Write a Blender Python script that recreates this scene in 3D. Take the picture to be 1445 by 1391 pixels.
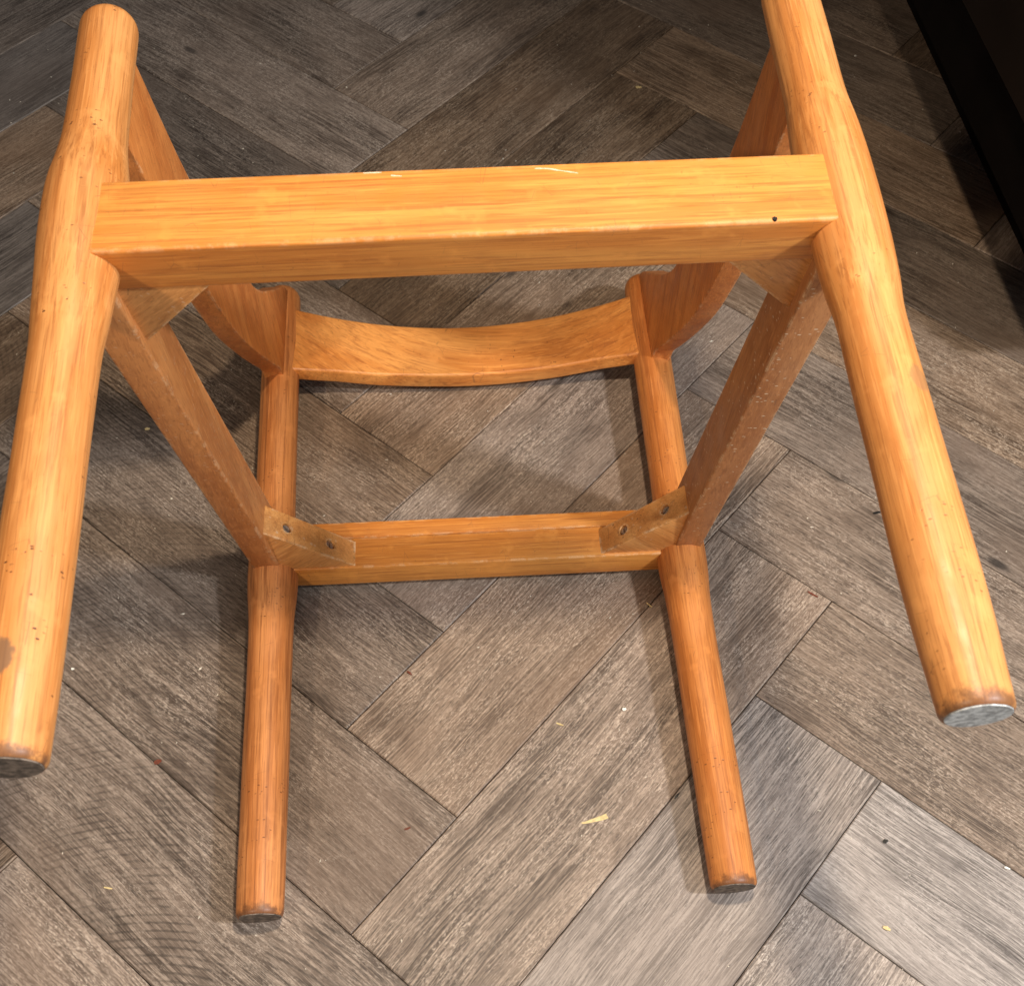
import bpy, bmesh, math, random
from mathutils import Vector, Matrix
for o in list(bpy.data.objects): bpy.data.objects.remove(o)
S = bpy.context.scene; COL = S.collection
random.seed(7)

# ------------------------------------------------------------------ camera
cd = bpy.data.cameras.new('camera'); cam = bpy.data.objects.new('camera', cd); COL.objects.link(cam); S.camera = cam
RX = Vector((0.99825832, -0.05896792, -0.00176187)); RD = Vector((-0.04820821, -0.79816678, -0.60050459)); RF = Vector((0.03400424, 0.59954364, -0.79961937))
m = Matrix((RX, -RD, -RF)).transposed().to_4x4(); m.translation = Vector((-0.0091918, -1.0541070, 1.1283182)); cam.matrix_world = m
cd.sensor_width = 36; cd.lens = 36*1913.3/1445; cd.clip_start = .02; cd.clip_end = 60
cd.dof.use_dof = True; cd.dof.focus_distance = 1.18; cd.dof.aperture_fstop = 20
S.render.resolution_x = 1024; S.render.resolution_y = 985
# ------------------------------------------------------------------ light
w = bpy.data.worlds.new('World'); S.world = w; w.use_nodes = True
w.node_tree.nodes['Background'].inputs[0].default_value = (.92, .93, 1, 1); w.node_tree.nodes['Background'].inputs[1].default_value = .055
def area(name, loc, target, size, power, col, shape='DISK', sy=None):
    l = bpy.data.lights.new(name, 'AREA'); l.shape = shape; l.size = size
    if sy: l.size_y = sy
    l.energy = power; l.color = col
    o = bpy.data.objects.new(name, l); COL.objects.link(o); o.location = loc
    o.rotation_euler = (Vector(target)-Vector(loc)).to_track_quat('-Z', 'Y').to_euler(); return o
def spot(name, loc, target, power, col, size=110, rad=.055):
    l = bpy.data.lights.new(name, 'SPOT'); l.energy = power; l.color = col; l.spot_size = math.radians(size); l.spot_blend = 1.; l.shadow_soft_size = rad
    o = bpy.data.objects.new(name, l); COL.objects.link(o); o.location = loc
    o.rotation_euler = (Vector(target)-Vector(loc)).to_track_quat('-Z', 'Y').to_euler(); return o
spot('downlight_right', (.24, -.50, 1.75), (.08, -.74, 0), 84, (1, .84, .65), 98)
spot('downlight_left', (-1.15, -1.75, 1.70), (-.12, -.65, 0), 66, (1, .84, .66), 92, .07)
area('window_right', (1.35, -1.12, 1.70), (0, -.50, .1), .16, 38, (.90, .94, 1), 'DISK')
area('window_light', (.95, -1.75, 1.50), (.40, -.95, 0), 1.25, 12, (.84, .92, 1), 'RECTANGLE', 1.1)
S.view_settings.view_transform = 'Standard'; S.view_settings.look = 'None'; S.view_settings.exposure = .14; S.view_settings.gamma = 1

# ------------------------------------------------------------------ node helpers
class N:
    def __init__(s, name):
        s.m = bpy.data.materials.new(name); s.m.use_nodes = True; s.t = s.m.node_tree
        s.b = s.t.nodes['Principled BSDF']; s.out = s.t.nodes['Material Output']
    def n(s, typ, props=None, **ins):
        x = s.t.nodes.new(typ)
        for k, v in (props or {}).items(): setattr(x, k, v)
        for k, v in ins.items(): s.set(x, k, v)
        return x
    def set(s, x, k, v):
        sock = x.inputs[int(k[1:])] if (k[0] == 'i' and k[1:].isdigit()) else x.inputs[k]
        if isinstance(v, bpy.types.NodeSocket): s.t.links.new(v, sock)
        elif isinstance(v, bpy.types.Node): s.t.links.new(v.outputs[0], sock)
        else: sock.default_value = v
    def math(s, op, a, b=None, c=None, clamp=False):
        x = s.n('ShaderNodeMath', {'operation': op, 'use_clamp': clamp}, i0=a)
        if b is not None: s.set(x, 'i1', b)
        if c is not None: s.set(x, 'i2', c)
        return x.outputs[0]
    def vm(s, op, a, b=None):
        x = s.n('ShaderNodeVectorMath', {'operation': op}, i0=a)
        if b is not None: s.set(x, 'i1', b)
        return x.outputs[1] if op in ('LENGTH', 'DISTANCE') else x.outputs[0]
    def noise(s, vec, scale, detail=4, rough=.55, dist=0):
        x = s.n('ShaderNodeTexNoise', None, Vector=vec); x.inputs['Scale'].default_value = scale; x.inputs['Detail'].default_value = detail
        x.inputs['Roughness'].default_value = rough; x.inputs['Distortion'].default_value = dist; return x.outputs[0]
    def ramp(s, fac, a, b, lo=0., hi=1.):
        x = s.n('ShaderNodeMapRange', {'interpolation_type': 'SMOOTHSTEP'}, i0=fac, i1=a, i2=b, i3=lo, i4=hi); return x.outputs[0]
    def mix(s, fac, a, b, mode='MIX'):
        x = s.n('ShaderNodeMix', {'data_type': 'RGBA', 'blend_type': mode}); s.set(x, 'i0', fac); s.set(x, 'i6', a); s.set(x, 'i7', b); return x.outputs[2]
    def bump(s, h, strength, dist):
        x = s.n('ShaderNodeBump', None, Height=h); x.inputs['Strength'].default_value = strength; x.inputs['Distance'].default_value = dist
        s.t.links.new(x.outputs[0], s.b.inputs['Normal']); return x

def wood(name, light, dark, deep, flecks=.5, stains=(), grime=0., streak=.5, ends=(), rlo=.39, edge=0.):
    """gc attribute: x = along the grain, y,z = across (metres)"""
    q = N(name); gc = q.n('ShaderNodeAttribute', {'attribute_name': 'gc'}).outputs[1]
    A = q.vm('MULTIPLY', gc, (1.6, 26, 26)); B = q.vm('MULTIPLY', gc, (4, 250, 250)); F = q.vm('MULTIPLY', gc, (60, 60, 60))
    n1 = q.noise(A, 1.3, 3, .5, 1.2); n2 = q.noise(B, 1.0, 4, .6, .4); n3 = q.noise(F, .25, 3, .6); n4 = q.noise(q.vm('MULTIPLY', gc, (18, 420, 420)), 1., 2)
    n5 = q.noise(q.vm('MULTIPLY', gc, (9, 24, 24)), 1.1, 5, .65, .6)
    c = q.mix(q.ramp(n1, .32, .68), light, dark)
    c = q.mix(q.math('MULTIPLY', q.ramp(n2, .50, .68), streak), c, deep)
    c = q.mix(q.ramp(n3, .45, .75, 0, .38), c, dark)
    c = q.mix(q.ramp(n5, .52, .76, 0, .28), c, deep)
    pale = tuple(min(1, v*1.22) for v in light[:3])+(1,)
    c = q.mix(q.ramp(n4, .52, .68, 0, .42), c, pale)
    n6 = q.noise(q.vm('MULTIPLY', gc, (22, 620, 620)), 1., 3, .7)
    c = q.mix(q.ramp(n6, .53, .63, 0, .38), c, deep)
    c = q.mix(q.ramp(q.noise(gc, 42, 3, .6), .56, .72, 0, .35), c, pale)
    # beech flecks: short dark dashes
    fv = q.vm('MULTIPLY', gc, (330, 170, 170)); v = q.n('ShaderNodeTexVoronoi', None, Vector=fv); v.inputs['Scale'].default_value = 1.
    patch = q.ramp(q.noise(gc, 30, 2), .52, .66)
    fl = q.math('MULTIPLY', q.ramp(v.outputs[0], .27, .14, 0, 1), q.math('MULTIPLY', patch, flecks))
    fl = q.math('MULTIPLY', fl, q.ramp(q.noise(gc, 160, 1), .5, .56))
    c = q.mix(fl, c, (.10, .035, .012, 1))
    # scratches
    sv = q.n('ShaderNodeTexVoronoi', {'feature': 'DISTANCE_TO_EDGE'}, Vector=q.vm('MULTIPLY', gc, (40, 14, 14))); sv.inputs['Scale'].default_value = 1.7
    sc = q.math('MULTIPLY', q.ramp(sv.outputs[0], .012, .0, 0, 1), q.ramp(q.noise(gc, 55, 2), .56, .66, 0, .5))
    c = q.mix(sc, c, (.16, .07, .03, 1))
    if grime: # pale flecks of chipped varnish
        g = q.n('ShaderNodeTexVoronoi', None, Vector=q.vm('MULTIPLY', gc, (330, 130, 130))); g.inputs['Scale'].default_value = 1.
        gf = q.math('MULTIPLY', q.ramp(g.outputs[0], .24, .15, 0, 1), q.ramp(q.noise(gc, 120, 2), .52, .57, 0, grime))
        c = q.mix(gf, c, (.72, .60, .42, 1))
    for (p, rad, col, k) in stains:
        d = q.vm('DISTANCE', gc, p)
        d = q.math('ADD', d, q.math('MULTIPLY', q.math('SUBTRACT', q.noise(gc, 110, 3), .5), rad*1.1))
        c = q.mix(q.ramp(d, rad, rad*.72, 0, k), c, col)
    for (a, b) in ends: # worn dark rim beside the foot
        x = q.n('ShaderNodeSeparateXYZ', None, Vector=gc).outputs[0]
        x = q.math('ADD', x, q.math('MULTIPLY', q.math('SUBTRACT', q.noise(gc, 95, 4, .7), .5), .030))
        c = q.mix(q.ramp(x, a, b, .80, 0), c, (.10, .04, .018, 1))
    if edge: # rubbed arrises: pale where the varnish is gone, dark where dirt has settled
        bv = q.n('ShaderNodeBevel', {'samples': 4}); bv.inputs['Radius'].default_value = .0042
        gn = q.n('ShaderNodeNewGeometry').outputs['Normal']
        dt = q.n('ShaderNodeVectorMath', {'operation': 'DOT_PRODUCT'}, i0=bv.outputs[0], i1=gn).outputs[1]
        em = q.ramp(dt, .993, .93)
        c = q.mix(q.math('MULTIPLY', em, q.ramp(q.noise(gc, 70, 4, .7), .46, .58, 0, edge)), c, (.80, .58, .34, 1))
        c = q.mix(q.math('MULTIPLY', em, q.ramp(q.noise(gc, 95, 4, .7), .54, .64, 0, edge)), c, (.16, .075, .03, 1))
    q.set(q.b, 'Base Color', c)
    q.set(q.b, 'Roughness', q.ramp(q.noise(gc, 35, 4), .3, .7, rlo, rlo+.17))
    q.b.inputs['Coat Weight'].default_value = .03; q.b.inputs['Coat Roughness'].default_value = .3
    q.b.inputs['Specular IOR Level'].default_value = .42
    h = q.math('ADD', q.math('MULTIPLY', n2, .5), q.math('ADD', q.math('MULTIPLY', n3, .9), q.math('MULTIPLY', fl, -1.)))
    q.bump(h, .35, .0006)
    return q.m
def lin(r, g, b):
    f = lambda v: ((v/255+.055)/1.055)**2.4 if v > 10 else v/255/12.92
    return (f(r), f(g), f(b), 1)
HL, HD, HX = lin(207, 145, 84), lin(187, 118, 58), lin(136, 78, 35)
W_ = {
 'frontL': wood('honey_beech_varnish_left', HL, HD, HX, 1., [((.050, -.009, .019), .014, (.13, .08, .05, 1), .75)], ends=[(-.002, .006)]),
 'frontR': wood('honey_beech_varnish_right', HL, HD, HX, .6, [((.203, .013, .017), .010, (.24, .13, .06, 1), .55)], ends=[(-.002, .010)]),
 'rear': wood('honey_beech_varnish_rear', lin(208, 138, 80), lin(178, 106, 52), lin(130, 74, 36), .7, streak=.7, ends=[(-.002, .008)]),
 'rearR': wood('honey_beech_varnish_rear_right', lin(202, 130, 68), lin(178, 104, 46), lin(128, 68, 30), .7, streak=.4, ends=[(-.002, .008)]),
 'rail': wood('honey_beech_varnish_rail', lin(208, 139, 64), lin(192, 117, 47), lin(144, 79, 31), .25, rlo=.46, edge=.5),
 'side': wood('honey_beech_varnish_side', lin(182, 124, 76), lin(164, 104, 58), lin(134, 80, 43), .4, streak=.4, grime=.8, edge=.6),
 'sideL': wood('honey_beech_varnish_side_left', lin(192, 126, 70), lin(172, 105, 54), lin(138, 80, 40), .4, streak=.4, grime=.22, edge=.8),
 'arm': wood('honey_beech_varnish_arm', lin(206, 130, 66), lin(184, 106, 48), lin(142, 76, 34), .3, streak=.4, edge=.5),
 'crest': wood('honey_beech_varnish_crest', lin(226, 154, 80), lin(204, 126, 56), lin(146, 78, 34), .6, streak=.5),
 'block': wood('plain_beech_block', lin(214, 153, 88), lin(198, 131, 68), lin(156, 95, 48), .6, grime=.3, edge=.8),
}
def simple(name, col, rough=.6, metal=0., var=.25, scale=300, spec=.4):
    q = N(name); tc = q.n('ShaderNodeTexCoord').outputs[3]
    nz = q.noise(tc, scale, 4, .6); d = tuple(v*(1-var) for v in col[:3])+(1,); l = tuple(min(1, v*(1+var)) for v in col[:3])+(1,)
    q.set(q.b, 'Base Color', q.mix(q.ramp(nz, .35, .65), d, l)); q.b.inputs['Roughness'].default_value = rough; q.b.inputs['Metallic'].default_value = metal
    q.b.inputs['Specular IOR Level'].default_value = spec; q.bump(nz, .3, .0004); return q.m
M_PAD = simple('scuffed_foot_end', (.46, .46, .44, 1), .8, 0, .4, 210)
M_PADD = simple('dirty_foot_end', (.15, .115, .088, 1), .8, 0, .5, 190)
M_STEEL = simple('old_screw_steel', (.50, .44, .36, 1), .4, .8, .3, 900)
M_DARK = simple('dark_slot', (.012, .010, .008, 1), .8)
M_CAB = simple('black_brown_cabinet', (.0035, .0022, .0018, 1), .7, 0, .3, 12, .12)
M_DOOR = simple('dark_brown_door', (.009, .005, .004, 1), .5, 0, .2, 9, .22)
M_SUB = simple('dark_subfloor', (.012, .010, .009, 1), .9)
M_CHIP = simple('chipped_pale', (.62, .50, .34, 1), .7, 0, .15, 900)

# ------------------------------------------------------------------ mesh helpers
def link(name, me, mat, parent=None):
    o = bpy.data.objects.new(name, me); COL.objects.link(o)
    if mat and not me.materials: me.materials.append(mat)
    if parent: o.parent = parent
    return o
def tag(o, label=None, cat=None, group=None, kind=None):
    for k, v in (('label', label), ('category', cat), ('group', group), ('kind', kind)):
        if v: o[k] = v
    return o
def setgc(me, fn):
    a = me.attributes.new('gc', 'FLOAT_VECTOR', 'POINT')
    for i, v in enumerate(me.vertices): a.data[i].vector = fn(v.co)
def smooth(me, ang=None):
    for p in me.polygons: p.use_smooth = True
    if ang is not None: me.set_sharp_from_angle(angle=math.radians(ang))
def bm_mesh(bm, name, gc=None, ang=40):
    bmesh.ops.recalc_face_normals(bm, faces=bm.faces)
    me = bpy.data.meshes.new(name); bm.to_mesh(me); bm.free()
    if gc: setgc(me, gc)
    smooth(me, ang); return me
def interp(tab, x):
    if x <= tab[0][0]: return tab[0][1]
    for i in range(len(tab)-1):
        a, b = tab[i], tab[i+1]
        if x <= b[0]:
            t = (x-a[0])/(b[0]-a[0])
            p0 = tab[i-1][1] if i else a[1]; p3 = tab[i+2][1] if i+2 < len(tab) else b[1]
            x0 = tab[i-1][0] if i else a[0]; x3 = tab[i+2][0] if i+2 < len(tab) else b[0]
            h = b[0]-a[0]; m1 = (b[1]-p0)/(b[0]-x0)*h; m2 = (p3-a[1])/(x3-a[0])*h
            return (2*t**3-3*t*t+1)*a[1]+(t**3-2*t*t+t)*m1+(-2*t**3+3*t*t)*b[1]+(t**3-t*t)*m2
    return tab[-1][1]
def crom(pts, n=6):
    out = []
    P = [Vector(p) for p in pts]
    for i in range(len(P)-1):
        p0 = P[max(i-1, 0)]; p1 = P[i]; p2 = P[i+1]; p3 = P[min(i+2, len(P)-1)]
        for k in range(n):
            t = k/n
            out.append(.5*((2*p1)+(p2-p0)*t+(2*p0-5*p1+4*p2-p3)*t*t+(3*p1-p0-3*p2+p3)*t**3))
    out.append(P[-1]); return out

def turned(y0, y1, xt, zf, rt, dome, seed, shear=-.165, flat=0.):
    """round member running along +y: xt(y) centre x, zf(y) centre z, rt radius table; foot at y0, domed top at y1"""
    rnd = random.Random(seed); ph = [rnd.uniform(0, 6.28) for _ in range(6)]
    ys = [y0, y0+.0006, y0+.0018, y0+.0035]
    y = y0+.008
    while y < y1-dome: ys.append(y); y += .007
    ND = 9
    for k in range(ND+1): ys.append(y1-dome+dome*math.sin(math.pi/2*k/ND))
    bm = bmesh.new(); rings = []; NS = 44
    for i, y in enumerate(ys):
        r = interp(rt, y)
        if y > y1-dome: t = (y-(y1-dome))/dome; r *= max(.02, (1-t**2.4))**(1/2.4) if t < 1 else .02
        e = y-y0
        if e < .0035: r -= .0016*(1-e/.0035)**2
        ring = []
        for k in range(NS):
            a = 2*math.pi*k/NS
            rr = r*(1+.006*math.sin(2*a+ph[0]+y*9)+.005*math.sin(3*a+ph[1]-y*14)+.004*math.sin(y*60+ph[2]))
            dx, dz = rr*math.cos(a), rr*math.sin(a)
            ring.append(bm.verts.new((interp(xt, y)+dx, y+shear*dz*max(0, 1-(y-y0)/.35), zf(y)+dz)))
        rings.append(ring)
    for a, b in zip(rings, rings[1:]):
        for k in range(NS): bm.faces.new((a[k], a[(k+1) % NS], b[(k+1) % NS], b[k]))
    bm.faces.new(rings[0][::-1]); bm.faces.new(rings[-1])
    off = rnd.uniform(-3, 3)
    def g(c): return (c.y-y0, c.x-interp(xt, c.y)+0, c.z-zf(c.y))
    return bm_mesh(bm, 'turned', g, 35), rings
def solid(corners, bev, gc, name='solid', seg=3):
    """8 corners: bottom ring 0-3, top ring 4-7"""
    bm = bmesh.new(); v = [bm.verts.new(c) for c in corners]
    for f in ((0, 1, 2, 3), (7, 6, 5, 4), (0, 4, 5, 1), (1, 5, 6, 2), (2, 6, 7, 3), (3, 7, 4, 0)): bm.faces.new([v[i] for i in f])
    bmesh.ops.recalc_face_normals(bm, faces=bm.faces)
    bmesh.ops.bevel(bm, geom=bm.edges[:], offset=bev, segments=seg, profile=.5, affect='EDGES')
    return bm_mesh(bm, name, gc, 30)
def prism(poly, ext, bev, gc, name='prism'):
    """poly: list of points, ext(point)->opposite point"""
    bm = bmesh.new(); a = [bm.verts.new(p) for p in poly]; b = [bm.verts.new(ext(p)) for p in poly]; n = len(a)
    bm.faces.new(a); bm.faces.new(b[::-1])
    for i in range(n): bm.faces.new((a[i], b[i], b[(i+1) % n], a[(i+1) % n]))
    bmesh.ops.recalc_face_normals(bm, faces=bm.faces)
    if bev:
        bm.edges.ensure_lookup_table()
        es = [e for e in bm.edges if len(e.link_faces) == 2 and e.calc_face_angle(0) > math.radians(28)]
        bmesh.ops.bevel(bm, geom=es, offset=bev, segments=3, profile=.5, affect='EDGES', clamp_overlap=True)
    bmesh.ops.triangulate(bm, faces=[f for f in bm.faces if len(f.verts) > 4])
    return bm_mesh(bm, name, gc, 30)

# ------------------------------------------------------------------ setting: herringbone floor
WP, LP = .135, .54; TH = -.8176263; OX, OY = .43103810, .36192884
def uw(u, w):
    x, y = u*WP-OX, w*WP-OY
    return (math.cos(TH)*x+math.sin(TH)*y, -math.sin(TH)*x+math.cos(TH)*y)
floor_m = bpy.data.meshes.new('floor'); f = 4
floor_m.from_pydata([(-f, -f, -.0045), (f, -f, -.0045), (f, f, -.0045), (-f, f, -.0045), (-f, -f, -.03), (f, -f, -.03), (f, f, -.03), (-f, f, -.03)], [], [(0, 1, 2, 3), (7, 6, 5, 4), (0, 4, 5, 1), (1, 5, 6, 2), (2, 6, 7, 3), (3, 7, 4, 0)])
floor = link('floor', floor_m, M_SUB); tag(floor, 'herringbone floor of weathered grey brown wood look planks', None, None, 'structure')

def floor_mat():
    q = N('weathered_vinyl_plank'); tc = q.n('ShaderNodeTexCoord').outputs[3]; oi = q.n('ShaderNodeObjectInfo'); rnd = oi.outputs['Random']
    r2 = q.math('FRACT', q.math('MULTIPLY', rnd, 37.7)); r3 = q.math('FRACT', q.math('MULTIPLY', rnd, 91.3)); r4 = q.math('FRACT', q.math('MULTIPLY', rnd, 211.9))
    off = q.n('ShaderNodeCombineXYZ', None, i0=q.math('MULTIPLY', rnd, 71.), i1=q.math('MULTIPLY', r2, 53.), i2=q.math('MULTIPLY', r3, 29.))
    P = q.vm('ADD', tc, off)
    wob = q.n('ShaderNodeTexNoise', None, Vector=q.vm('MULTIPLY', P, (5, 9, 5)), Scale=1.0, Detail=2.)
    Pw = q.vm('ADD', P, q.vm('MULTIPLY', q.vm('SUBTRACT', wob.outputs[1], (.5, .5, .5)), (.03, .022, 0)))
    big = q.noise(q.vm('MULTIPLY', Pw, (4.5, 15, 1)), 1., 4, .6, .5)
    blot = q.noise(q.vm('MULTIPLY', P, (16, 30, 1)), 1., 6, .68, .5)
    grain = q.noise(q.vm('MULTIPLY', Pw, (15, 520, 1)), 1., 5, .74, .25)
    fine = q.noise(q.vm('MULTIPLY', Pw, (85, 900, 1)), 1., 3, .65)
    mott = q.noise(q.vm('MULTIPLY', P, (230, 620, 1)), 1., 4, .75, .8)
    # arching growth rings on some boards
    ring = q.n('ShaderNodeTexWave', {'wave_type': 'RINGS', 'rings_direction': 'Z', 'wave_profile': 'SIN'}, Vector=q.vm('MULTIPLY', q.vm('ADD', Pw, (0, 0, 0)), (2.2, 22, 0)))
    ring.inputs['Scale'].default_value = 3.2; ring.inputs['Distortion'].default_value = 3.5; ring.inputs['Detail'].default_value = 3; ring.inputs['Detail Scale'].default_value = 1.6
    # circular saw marks across the board
    sawv = q.vm('ADD', tc, (-.10, -.30, 0))
    saw = q.n('ShaderNodeTexWave', {'wave_type': 'RINGS', 'rings_direction': 'Z'}, Vector=sawv); saw.inputs['Scale'].default_value = 46.; saw.inputs['Distortion'].default_value = .9; saw.inputs['Detail'].default_value = 2; saw.inputs['Detail Scale'].default_value = 8
    sawm = q.math('MULTIPLY', q.math('ADD', q.ramp(r4, .75, .80, 0, .5), q.ramp(q.n('ShaderNodeSeparateColor', None, i0=oi.outputs['Color']).outputs[2], .6, .9)), q.ramp(blot, .42, .60))
    D0, D1, D2, D3, D4 = lin(36, 28, 22), lin(74, 58, 45), lin(121, 100, 82), lin(165, 142, 120), lin(216, 194, 170)
    c = q.mix(q.ramp(big, .34, .64), D1, D2)
    c = q.mix(q.ramp(grain, .42, .62, 0, .70), c, D3)
    c = q.mix(q.ramp(blot, .54, .74, 0, .42), c, D1)
    hi = q.math('MULTIPLY', q.ramp(mott, .50, .62), q.ramp(blot, .66, .36))
    mo = oi.outputs['Alpha']
    c = q.mix(q.math('MULTIPLY', hi, q.math('MULTIPLY', mo, .56)), c, D4)
    c = q.mix(q.math('MULTIPLY', q.ramp(mott, .46, .34, 0, .65), mo), c, D1)
    c = q.mix(q.ramp(fine, .53, .68, 0, .62), c, D0)
    c = q.mix(q.math('MULTIPLY', q.ramp(ring.outputs[0], .22, .0), q.ramp(r2, .5, .6, 0, .22)), c, D0)
    c = q.mix(q.math('MULTIPLY', q.ramp(saw.outputs[0], .60, 1.), q.math('MULTIPLY', sawm, .50)), c, D0)
    c = q.mix(q.ramp(q.noise(q.vm('MULTIPLY', P, (3.2, 6, 1)), 1., 3, .5), .50, .72, 0, .45), c, lin(122, 96, 74), 'MIX')
    # a few knots / dark spots
    kn = q.n('ShaderNodeTexVoronoi', None, Vector=q.vm('MULTIPLY', P, (6, 14, 1))); kn.inputs['Scale'].default_value = 1.
    c = q.mix(q.math('MULTIPLY', q.ramp(kn.outputs[0], .11, .03), q.ramp(r3, .45, .55, 0, .8)), c, (.02, .014, .011, 1))
    # board to board tone and warmth
    oc = q.n('ShaderNodeSeparateColor', None, i0=oi.outputs['Color'])
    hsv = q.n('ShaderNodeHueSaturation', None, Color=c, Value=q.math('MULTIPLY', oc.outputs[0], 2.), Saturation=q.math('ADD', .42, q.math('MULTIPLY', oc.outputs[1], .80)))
    q.set(q.b, 'Base Color', hsv)
    q.set(q.b, 'Roughness', q.ramp(mott, .3, .7, .40, .58)); q.b.inputs['Specular IOR Level'].default_value = .45
    h = q.math('ADD', q.math('MULTIPLY', grain, .6), q.math('ADD', q.math('MULTIPLY', fine, .8), q.math('MULTIPLY', mott, .35)))
    q.bump(h, .45, .0007)
    return q.m
FM = floor_mat()
def plank_mesh():
    g = .0004; x1, y1 = LP-g, WP-g
    bm = bmesh.new(); z0, z1 = -.0042, 0; c = [(g, g), (x1, g), (x1, y1), (g, y1)]; b = .0011
    ci = [(g+b, g+b), (x1-b, g+b), (x1-b, y1-b), (g+b, y1-b)]
    lo = [bm.verts.new((x, y, z0)) for x, y in c]; md = [bm.verts.new((x, y, z1-.0010)) for x, y in c]; hi = [bm.verts.new((x, y, z1)) for x, y in ci]
    bm.faces.new(hi)
    for i in range(4):
        j = (i+1) % 4; bm.faces.new((lo[i], lo[j], md[j], md[i])); bm.faces.new((md[i], md[j], hi[j], hi[i]))
    me = bpy.data.meshes.new('floor_plank'); bm.to_mesh(me); bm.free(); me.materials.append(FM); return me
PM = plank_mesh()
# tone and warmth of single boards: a floor position on the board -> (tone, warmth, saw marks)
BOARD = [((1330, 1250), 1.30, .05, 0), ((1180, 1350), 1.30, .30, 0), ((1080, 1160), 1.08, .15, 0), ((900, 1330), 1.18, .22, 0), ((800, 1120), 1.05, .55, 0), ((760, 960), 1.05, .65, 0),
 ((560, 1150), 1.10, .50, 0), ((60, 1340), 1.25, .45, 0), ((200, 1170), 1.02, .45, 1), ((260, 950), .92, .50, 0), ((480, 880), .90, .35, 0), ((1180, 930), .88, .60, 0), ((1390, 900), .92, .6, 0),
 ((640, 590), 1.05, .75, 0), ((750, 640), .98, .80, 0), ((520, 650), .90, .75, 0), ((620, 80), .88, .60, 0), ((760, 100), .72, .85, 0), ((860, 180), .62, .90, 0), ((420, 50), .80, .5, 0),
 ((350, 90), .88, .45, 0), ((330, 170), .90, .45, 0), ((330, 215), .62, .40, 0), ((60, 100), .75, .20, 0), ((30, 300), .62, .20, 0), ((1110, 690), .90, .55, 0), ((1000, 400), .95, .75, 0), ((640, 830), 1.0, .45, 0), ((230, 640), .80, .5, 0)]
RMAT = Matrix((RX, RD, RF)); CP = Vector((-0.0091918, -1.0541070, 1.1283182))
def fpt(px, py):
    d = RMAT.transposed() @ Vector(((px-722.5)/1913.3, (py-695.5)/1913.3, 1)); t = -CP.z/d.z; p = CP+d*t; return p.x, p.y
BW = []
for (p, t, wm, sw) in BOARD:
    x, y = fpt(*p); X, Y = math.cos(TH)*x-math.sin(TH)*y+OX, math.sin(TH)*x+math.cos(TH)*y+OY
    BW.append((X/WP, Y/WP, t, wm, sw))
cnt = 0
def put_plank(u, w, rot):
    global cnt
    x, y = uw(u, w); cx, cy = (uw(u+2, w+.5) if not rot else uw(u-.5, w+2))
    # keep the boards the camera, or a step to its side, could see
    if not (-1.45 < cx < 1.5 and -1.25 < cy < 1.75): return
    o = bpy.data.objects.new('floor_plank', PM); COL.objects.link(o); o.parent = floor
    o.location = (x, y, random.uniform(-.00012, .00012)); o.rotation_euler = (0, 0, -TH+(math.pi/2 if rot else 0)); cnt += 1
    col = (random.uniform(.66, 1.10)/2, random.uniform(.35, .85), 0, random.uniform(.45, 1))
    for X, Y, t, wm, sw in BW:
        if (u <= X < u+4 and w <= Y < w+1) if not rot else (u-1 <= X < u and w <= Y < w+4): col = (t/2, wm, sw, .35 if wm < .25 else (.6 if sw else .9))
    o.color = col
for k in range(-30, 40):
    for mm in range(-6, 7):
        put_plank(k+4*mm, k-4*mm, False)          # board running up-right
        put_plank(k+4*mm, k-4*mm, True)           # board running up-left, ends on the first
print('planks', cnt)

# ------------------------------------------------------------------ the chair
chair = bpy.data.objects.new('armchair_frame', None); COL.objects.link(chair); chair.location = (0, -.33, 0)
tag(chair, 'honey coloured wooden armchair frame without seat lying on its back', 'chair')
ch_inv = Matrix.Translation((0, .33, 0))
def part(name, me, mat, parent=chair, label=None):
    o = link(name, me, mat, parent)
    if parent is chair: me.transform(ch_inv)
    else: me.transform(ch_inv)
    if label: o['label'] = label
    return o
def pad(rings, name='foot_pad', parent=None, out=(0, -1, 0)):
    vs = [v for v in rings]; return vs

RFt = [(-.735, .0203), (-.715, .0209), (-.66, .0219), (-.60, .0220), (-.52, .0219), (-.465, .0222), (-.438, .0243), (-.41, .0260), (-.375, .0280), (-.335, .0278), (-.310, .0242), (-.288, .0219), (-.24, .0212), (-.19, .0210), (-.15, .0205)]
zF = lambda y: .478+.12*(y+.729)
RFr = [(-.735, .0201), (-.707, .0212), (-.672, .0226), (-.60, .0227), (-.50, .0220), (-.465, .0221), (-.44, .0244), (-.41, .0257), (-.375, .0263), (-.340, .0258), (-.308, .0242), (-.280, .0219), (-.255, .0214), (-.22, .0212), (-.15, .0205)]
RRt = [(-.66, .0194), (-.62, .0201), (-.50, .0205), (-.40, .0206), (-.365, .0215), (-.335, .0238), (-.305, .0240), (-.275, .0222), (-.24, .0202), (-.10, .0202), (0, .0197), (.06, .0190)]
zR = lambda y: .020+.028*(y+.65)
XT = {'FL': [(-.74, -.2545), (-.5, -.2530), (-.38, -.2515), (-.15, -.2510)], 'FR': [(-.74, .2582), (-.5, .2518), (-.38, .2503), (-.15, .2475)],
      'RL': [(-.66, -.1963), (-.38, -.1990), (.07, -.2040)], 'RR': [(-.66, .1996), (-.30, .1985), (.07, .2010)]}
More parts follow.
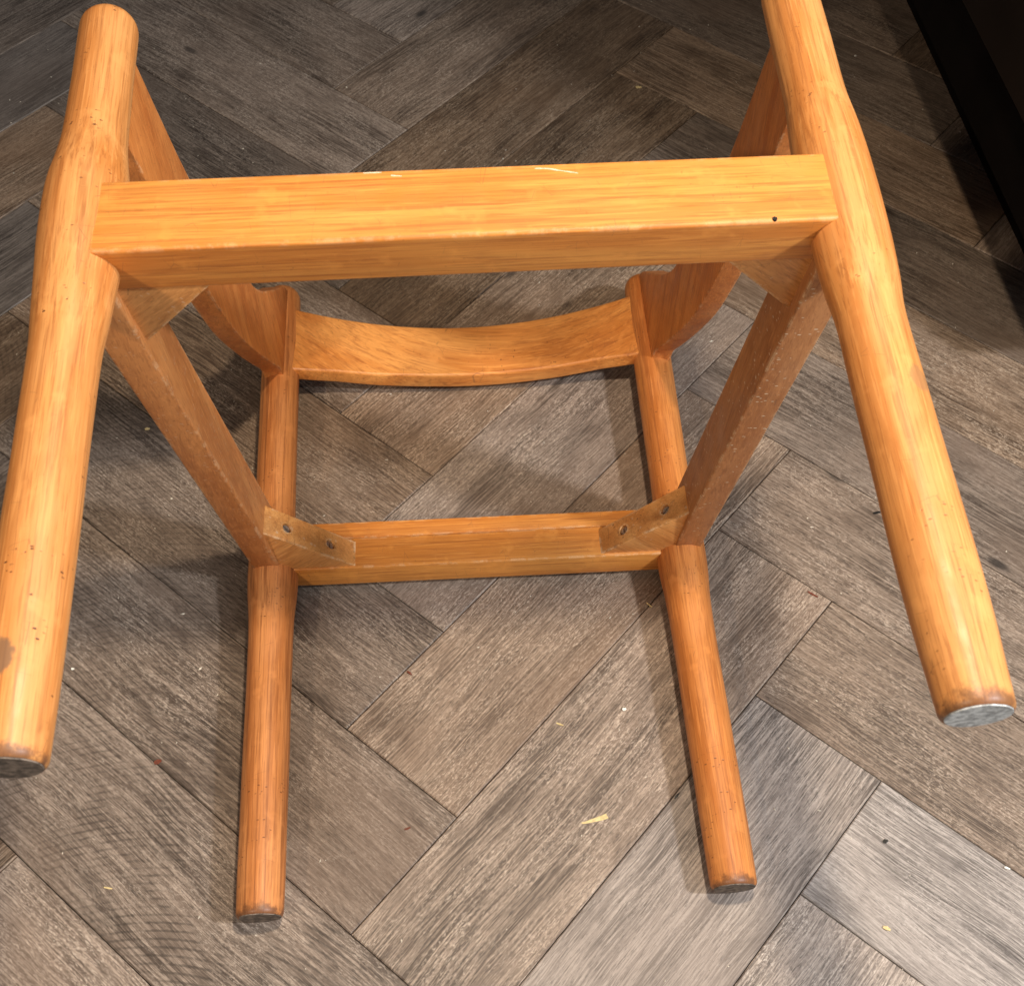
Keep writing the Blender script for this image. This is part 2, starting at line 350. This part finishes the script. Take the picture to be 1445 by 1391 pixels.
def foot(leg, key, y0, zf, r):
    # worn end grain, a thin disc set on the sawn end
    bm = bmesh.new(); n = 36; x0 = XT[key][0][1]; rr = random.Random(key)
    lo = []; hi = []
    for k in range(n):
        a = 2*math.pi*k/n; q = r*(1+.012*math.sin(3*a+1)+rr.uniform(-.012, .012)); dx, dz = q*math.cos(a), q*math.sin(a)
        lo.append(bm.verts.new((x0+dx, y0+.0008-.165*dz, zf(y0)+dz))); hi.append(bm.verts.new((x0+dx*.97, y0-.0007-.165*dz, zf(y0)+dz*.97)))
    bm.faces.new(hi); bm.faces.new(lo[::-1])
    for k in range(n): bm.faces.new((lo[k], lo[(k+1) % n], hi[(k+1) % n], hi[k]))
    part('foot_pad', bm_mesh(bm, 'foot_pad', None, 30), M_PAD if key == 'FR' else M_PADD, leg)
LEG = {}
for key, y0, y1, zf, rt, mat, nm in (('FL', -.729, -.170, zF, RFt, 'frontL', 'front_leg'), ('FR', -.7295, -.158, zF, RFr, 'frontR', 'front_leg'),
                                ('RL', -.649, .062, zR, RRt, 'rear', 'rear_leg'), ('RR', -.6475, .056, zR, RRt, 'rearR', 'rear_leg')):
    me, rings = turned(y0, y1, XT[key], zf, rt, .013 if key[0] == 'F' else .017, key)
    LEG[key] = part(nm, me, W_[mat]); foot(LEG[key], key, y0, zf, interp(rt, y0)*.91)
    if key == 'FL': LEG[key]['label'] = 'left front leg with a dark bruise near its foot'
# side rails (z from rear legs up to front legs)
xi = lambda z: .1905+(z-.05)*.0945; xo = lambda z: .216+(z-.05)*.103
yu = lambda z: -.318-(z-.04)*.188; yt = lambda z: yu(z)+.0495+ (z-.05)*.008
for s in (-1, 1):
    z0, z1 = .040, .515
    c = [(s*xi(z0), yu(z0), z0), (s*xo(z0), yu(z0), z0), (s*xo(z0), yt(z0), z0), (s*xi(z0), yt(z0), z0), (s*xi(z1), yu(z1), z1), (s*xo(z1), yu(z1), z1), (s*xo(z1), yt(z1), z1), (s*xi(z1), yt(z1), z1)]
    part('side_rail', solid(c, .0018, lambda p, s=s: (p.z+s*3, p.x*1.0, p.y)), W_['side' if s > 0 else 'sideL'])
# front rail
def fr(x, y, z): return (x, y, z)
zf1 = lambda y: .5395+.12*(y+.407)
xf = .240
c = [(-xf, -.3990, .4960), (xf, -.3990, .4975), (xf, -.3490, .5000), (-xf, -.3490, .5000), (-xf, -.4085, zf1(-.4085)), (xf, -.4065, zf1(-.4065)), (xf, -.3490, zf1(-.349)), (-xf, -.3490, zf1(-.349))]
frail = part('front_rail', solid(c, .0028, lambda p: (p.x+7, p.y, p.z), seg=4), W_['rail'])
# rear rail: main bar and the thinner lip above the rebate line
xr = .188
c = [(-xr, -.3185, .012), (xr, -.3205, .012), (xr, -.2840, .012), (-xr, -.2840, .012), (-xr, -.3185, .0405), (xr, -.3205, .0405), (xr, -.2840, .0405), (-xr, -.2840, .0405)]
rrail = part('rear_rail', solid(c, .0012, lambda p: (p.x+1.7, p.y, p.z)), W_['rail'])
c = [(-xr, -.2833, .019), (xr, -.2833, .019), (xr, -.2635, .019), (-xr, -.2635, .019), (-xr, -.2832, .0388), (xr, -.2832, .0388), (xr, -.2655, .0388), (-xr, -.2635, .0388)]
part('rail_lip', solid(c, .0009, lambda p: (p.x+4.1, p.y, p.z)), W_['rail'], rrail)
# arms: sawn boards on edge
UP = [(.047, .050), (.043, .062), (.030, .078), (.008, .097), (-.022, .124), (-.052, .153), (-.078, .190), (-.108, .262), (-.143, .375), (-.158, .450), (-.170, .525)]
LO = [(-.254, .525), (-.243, .460), (-.224, .380), (-.204, .305), (-.190, .262), (-.170, .212), (-.136, .152), (-.103, .100), (-.082, .068), (-.079, .050)]
up = crom([(0, a, b) for a, b in UP], 5); lo = crom([(0, a, b) for a, b in LO], 5)
for s in (-1, 1):
    xin = lambda z: .197+(z-.065)*.1011
    poly = [Vector((s*xin(p.z), p.y, p.z)) for p in up+lo]
    part('arm', prism(poly, lambda p, s=s: p+Vector((s*.021, 0, 0)), .0026, lambda p, s=s: (p.z+.4*p.y+s*2, p.x, p.y*.9-p.z*.25)), W_['arm'])
# crest rail
def crest():
    bm = bmesh.new(); NX = 56; rings = []
    for i in range(NX+1):
        x = -.190+.380*i/NX; t = abs(x)/.182
        zfr = .0290+.0200*t**1.9; zb = zfr-.0205+.003*t*t
        ytp = .0060+.0170*t*t; ybt = -.0665-.000*t*t-.0005*math.sin(x*30+1) + (.0022*max(0, 1-abs(t-.80)/.25))
        tilt = .004
        pts = []
        rc = .0045
        def corner(cy, cz, a0, r=rc, n=4):
            for k in range(n+1):
                a = a0+math.pi/2*k/n; pts.append((cy+r*math.cos(a), cz+r*math.sin(a)))
        corner(ytp-rc, zfr-rc, 0); 
        pts.append(((ytp+ybt)/2, zfr-.0022))       # slightly dished face
        corner(ybt+.0032, zfr-.0032, math.pi/2, .0032); corner(ybt+.003, zb+.003, math.pi, .003); corner(ytp-.003, zb+.003, 1.5*math.pi, .003)
        rings.append([bm.verts.new((x, a, b)) for a, b in pts])
    n = len(rings[0])
    for a, b in zip(rings, rings[1:]):
        for k in range(n): bm.faces.new((a[k], a[(k+1) % n], b[(k+1) % n], b[k]))
    bm.faces.new(rings[0]); bm.faces.new(rings[-1][::-1])
    return bm_mesh(bm, 'crest', lambda p: (p.x*.9, p.y*.8-1.5*p.x*p.x+.15*p.x, p.z*.8+.1*p.y), 30)
part('crest_rail', crest(), W_['crest'])
# corner blocks with their screws
def cyl(bm, c, ax, r, h, n=20):
    ax = Vector(ax).normalized(); q = ax.to_track_quat('Z', 'Y'); A, B = [], []
    for k in range(n):
        a = 2*math.pi*k/n; d = q @ Vector((r*math.cos(a), r*math.sin(a), 0)); A.append(bm.verts.new(Vector(c)+d)); B.append(bm.verts.new(Vector(c)+d+ax*h))
    bm.faces.new(A[::-1]); bm.faces.new(B)
    for k in range(n): bm.faces.new((A[k], A[(k+1) % n], B[(k+1) % n], B[k]))
def block(s, A, B, Cc, ylo, yhi, screws):
    """A,B ends of the slanted face in (x,z), Cc the corner; ylo/yhi functions of z"""
    P = [Vector((s*a, ylo(b), b)) for a, b in (A, B, Cc)]
    g = lambda p: ((p.x*s*.7-p.z*.7)+s*5+A[1]*9, p.y, p.x*s*.7+p.z*.7)
    me = prism(P, lambda p: Vector((p.x, yhi(p.z), p.z)), .0008, g)
    a, b = Vector((s*A[0], 0, A[1])), Vector((s*B[0], 0, B[1])); d = b-a
    nrm = Vector((-d.z, 0, d.x)); nrm.normalize()
    if nrm.dot(Vector((s*Cc[0], 0, Cc[1]))-a) > 0: nrm = -nrm
    heads = []
    if screws:
        cb = bmesh.new()
        for t, v in screws:
            z = A[1]+(B[1]-A[1])*t; p = a+d*t; p.y = ylo(z)+(yhi(z)-ylo(z))*v; heads.append(p)
            cyl(cb, p-nrm*.0042, nrm, .0050, .02)
        bmesh.ops.recalc_face_normals(cb, faces=cb.faces)
        cm = bpy.data.meshes.new('c'); cb.to_mesh(cm); cb.free()
        o1 = bpy.data.objects.new('t1', me); o2 = bpy.data.objects.new('t2', cm); COL.objects.link(o1); COL.objects.link(o2)
        mod = o1.modifiers.new('b', 'BOOLEAN'); mod.operation = 'DIFFERENCE'; mod.object = o2; mod.solver = 'EXACT'
        dg = bpy.context.evaluated_depsgraph_get(); me2 = bpy.data.meshes.new_from_object(o1.evaluated_get(dg))
        bpy.data.objects.remove(o1); bpy.data.objects.remove(o2); me = me2
        if 'gc' in me.attributes: me.attributes.remove(me.attributes['gc'])
        setgc(me, g); me.set_sharp_from_angle(angle=math.radians(30))
    o = part('corner_block', me, W_['block'])
    for i, p in enumerate(heads):
        ax = nrm; u = d.normalized(); v = Vector((0, 1, 0)); ang = .5+i*1.2; sd = u*math.cos(ang)+v*math.sin(ang); pd = ax.cross(sd)
        bm = bmesh.new(); base = p-ax*.0038
        # two half-round cheeks leave a real slot between them
        for sg in (-1, 1):
            n = 10; L0, L1 = [], []
            for k in range(n+1):
                aa = math.pi*k/n; q = sd*(.0042*math.cos(aa))+pd*(sg*(.00055+.0037*math.sin(aa)))
                L0.append(bm.verts.new(base+q)); L1.append(bm.verts.new(base+q*.93+ax*.0018))
            bm.faces.new(L0); bm.faces.new(L1)
            for k in range(n+1): j = (k+1) % (n+1); bm.faces.new((L0[k], L0[j], L1[j], L1[k]))
        part('screw', bm_mesh(bm, 'screw', None, 30), M_STEEL, o)
for s in (-1, 1):
    block(s, (.1185, .0400), (.2005, .1165), (.196, .0400), lambda z: -.3170-(z-.04)*.115, lambda z: -.2885-(z-.04)*.06, [(.72, .50), (.27, .50)])
    rc_ = .0068 if s < 0 else .0115
    block(s, (.168, .4990), (.2285, .431), (.2350, .4990), lambda z: yu(z)+rc_, lambda z: yu(z)+.036, None)
# pale chips and nail holes on the front rail
def chip(pts, wd, parent, mat, y2z, seed):
    rr = random.Random(seed); bm = bmesh.new(); P = crom([(x, y, 0) for x, y in pts], 4); L = []; R_ = []
    for i, p in enumerate(P):
        ww = wd*(.35+.65*math.sin(math.pi*(i+.5)/len(P)))*rr.uniform(.5, 1.3)
        z = y2z(p.y)+.00022
        L.append(bm.verts.new((p.x, p.y+ww, y2z(p.y+ww)+.00022))); R_.append(bm.verts.new((p.x, p.y-ww, y2z(p.y-ww)+.00022)))
    for i in range(len(P)-1): bm.faces.new((L[i], R_[i], R_[i+1], L[i+1]))
    ret = bmesh.ops.extrude_face_region(bm, geom=bm.faces[:]); 
    for v in ret['geom']:
        if isinstance(v, bmesh.types.BMVert): v.co.z -= .0006
    part('scuff_mark', bm_mesh(bm, 'scuff', None, 30), mat, parent)
zt = lambda y: zf1(y)
chip([(.046, -.3535), (.054, -.3540), (.062, -.3560), (.074, -.3590)], .0006, frail, M_CHIP, zt, 1)
chip([(-.048, -.3545), (-.041, -.3555)], .0006, frail, M_CHIP, zt, 2)
chip([(-.066, -.3515), (-.054, -.3515)], .0004, frail, M_CHIP, zt, 5)
def nail(x, y, r, parent):
    bm = bmesh.new(); cyl(bm, (x, y, zf1(y)-.001), (0, 0, 1), r, .0013, 14); part('nail_hole', bm_mesh(bm, 'n', None, 30), M_DARK, parent)
nail(.1965, -.4042, .0017, frail)

# ------------------------------------------------------------------ dark cabinet at the right edge
cab = bpy.data.objects.new('kitchen_cabinet', None); COL.objects.link(cab); cab.location = (.601, .25, 0); cab.rotation_euler = (0, 0, math.radians(2.0))
tag(cab, 'black brown cabinet standing over a recessed plinth at the right edge', 'cabinet')
def bx(name, x0, x1, y0, y1, z0, z1, mat, bev=.002, parent=cab):
    c = [(x0, y0, z0), (x1, y0, z0), (x1, y1, z0), (x0, y1, z0), (x0, y0, z1), (x1, y0, z1), (x1, y1, z1), (x0, y1, z1)]
    return link(name, solid(c, bev, None), mat, parent)
bx('plinth', .065, .085, -.37, 1.25, .0, .118, M_CAB)
bx('carcass', .004, .56, -.37, 1.25, .12, .86, M_CAB)
for a, b in ((-.37, .098), (.102, .548), (.552, 1.25)):
    dr = bx('door', -.016, .002, a, b, .226, .85, M_DOOR)
bx('base_rail', -.004, .003, -.37, 1.25, .12, .212, M_CAB)
bx('worktop', -.02, .57, -.39, 1.27, .862, .90, M_DOOR, .004)

# ------------------------------------------------------------------ crumbs and splinters on the floor
RMAT = Matrix((RX, RD, RF)); CP = Vector((-0.0091918, -1.0541070, 1.1283182))
M_SPL = simple('pale_splinter_wood', lin(205, 182, 130), .7, 0, .2, 700)
M_RED = simple('red_brown_flake', lin(104, 52, 34), .6, 0, .3, 700)
M_WHT = simple('white_crumb', lin(225, 220, 208), .7, 0, .1, 700)
M_BLK = simple('black_speck', (.01, .009, .008, 1), .5)
def flake(name, x, y, ln, wd, ang, mat, label, cat, seed, ht=.0010, curl=.0):
    rr = random.Random(seed); n = 7; bm = bmesh.new(); T, Bt = [], []
    for sgn in (1, -1):
        rng = range(n) if sgn > 0 else range(n-1, -1, -1)
        for i in rng:
            t = i/(n-1); ww = wd*(.35+.75*t if ln > .02 else .55+.45*math.sin(math.pi*min(1, t*1.1+.05)))*rr.uniform(.75, 1.15)*.5
            T.append((ln*(t-.5)+rr.uniform(-.03, .03)*ln, sgn*ww, ht*(1+.5*math.sin(3*t+seed))+curl*math.sin(math.pi*t)))
    vt = [bm.verts.new(p) for p in T]; vb = [bm.verts.new((p[0]*.97, p[1]*.9, max(.0001, p[2]-ht))) for p in T]
    nn = len(T)
    for i in range(n-1):
        j = nn-1-i; bm.faces.new((vt[i], vt[i+1], vt[j-1], vt[j])); bm.faces.new((vb[j], vb[j-1], vb[i+1], vb[i]))
    for i in range(nn): k = (i+1) % nn; bm.faces.new((vt[i], vb[i], vb[k], vt[k]))
    o = link(name, bm_mesh(bm, name, None, 25), mat); o.location = (x, y, .0002); o.rotation_euler = (0, 0, ang); tag(o, label, cat, {'splinter': 'wood splinters on the floor', 'crumb': 'crumbs on the floor', 'flake': 'red brown flakes on the floor', 'speck': 'dark specks on the floor'}[cat]); return o
def fpt(px, py):
    d = RMAT.transposed() @ Vector(((px-722.5)/1913.3, (py-695.5)/1913.3, 1)); t = -CP.z/d.z; p = CP+d*t; return p.x, p.y
for nm, px, py, ln, wd, ang, mat, lab, cat in (
    ('wood_splinter', 839, 1157, .0235, .0046, .22, M_SPL, 'largest pale yellow splinter on the floor between the rear feet', 'splinter'),
    ('wood_crumb', 901, 124, .0075, .0050, .1, M_SPL, 'tan crumb alone on the dark boards beyond the front rail', 'crumb'),
    ('wood_splinter', 153, 1253, .0070, .0016, -.2, M_SPL, 'thin pale splinter at lower left below the near foot', 'splinter'),
    ('wood_splinter', 790, 1022, .0070, .0018, -.5, M_SPL, 'small bent splinter beside the long joint between the rear legs', 'splinter'),
    ('wood_splinter', 916, 854, .0080, .0012, -.9, M_SPL, 'thread thin splinter just left of the right rear leg', 'splinter'),
    ('white_crumb', 881, 1001, .0040, .0034, .5, M_WHT, 'white crumb on the board left of the right rear leg', 'crumb'),
    ('red_flake', 223, 1075, .0066, .0048, .3, M_RED, 'red brown flake beside the board joint at left', 'flake'),
    ('red_flake', 578, 950, .0055, .0022, -.8, M_RED, 'tiny red flake below the rear rail on the middle board', 'flake'),
    ('red_flake', 575, 1169, .0055, .0020, .3, M_RED, 'tiny red flake left of the central board corner', 'flake'),
    ('red_flake', 1147, 839, .0110, .0022, -.7, M_RED, 'long red brown sliver right of the right rear leg', 'flake'),
    ('dark_speck', 1249, 1187, .0042, .0040, .2, M_BLK, 'round black speck on the pale board at lower right', 'speck'),
    ('dark_speck', 1237, 724, .0080, .0026, .1, M_BLK, 'black speck beside the right front leg', 'speck'),
    ('white_crumb', 1421, 1225, .0050, .0022, -.3, M_WHT, 'white crumb on the joint near the right border', 'crumb'),
    ('white_crumb', 103, 944, .0030, .0026, .2, M_WHT, 'white crumb just right of the left front leg', 'crumb'),
    ('wood_crumb', 208, 606, .0050, .0034, .2, M_SPL, 'pale crumb between left front leg and left side rail', 'crumb'),
    ('wood_crumb', 1207, 80, .0035, .0020, .2, M_WHT, 'pale speck right of the top of the right front leg', 'crumb'),
    ('wood_crumb', 1251, 1310, .0065, .0036, -.5, M_SPL, 'tan crumb on the grey board at lower right', 'crumb'),
    ('dark_speck', 955, 1123, .0060, .0020, .8, M_BLK, 'dark crumb against the left side of the right rear leg', 'speck')):
    x, y = fpt(px, py); flake(nm, x, y, ln, wd, ang, mat, lab, cat, px)
# uncountable dust
rr = random.Random(3); bm = bmesh.new()
for i in range(420):
    x, y = rr.uniform(-.7, .75), rr.uniform(-.75, .7); s_ = rr.uniform(.0003, .0009)*(1.6 if rr.random() < .08 else 1); a = rr.uniform(0, 6); e = rr.uniform(1, 2.6)
    v = [bm.verts.new((x+s_*e*math.cos(a), y+s_*e*math.sin(a), .0002)), bm.verts.new((x-s_*math.sin(a), y+s_*math.cos(a), .0002)), bm.verts.new((x-s_*e*math.cos(a), y-s_*e*math.sin(a), .0002)), bm.verts.new((x+s_*math.sin(a), y-s_*math.cos(a), .0002)), bm.verts.new((x, y, .0002+s_))]
    for k in range(4): bm.faces.new((v[k], v[(k+1) % 4], v[4]))
dust = link('floor_dust', bm_mesh(bm, 'dust', None, 30), simple('pale_dust', lin(196, 186, 168), .8)); tag(dust, 'scattered pale dust and grit on the planks', 'dust', None, 'stuff')
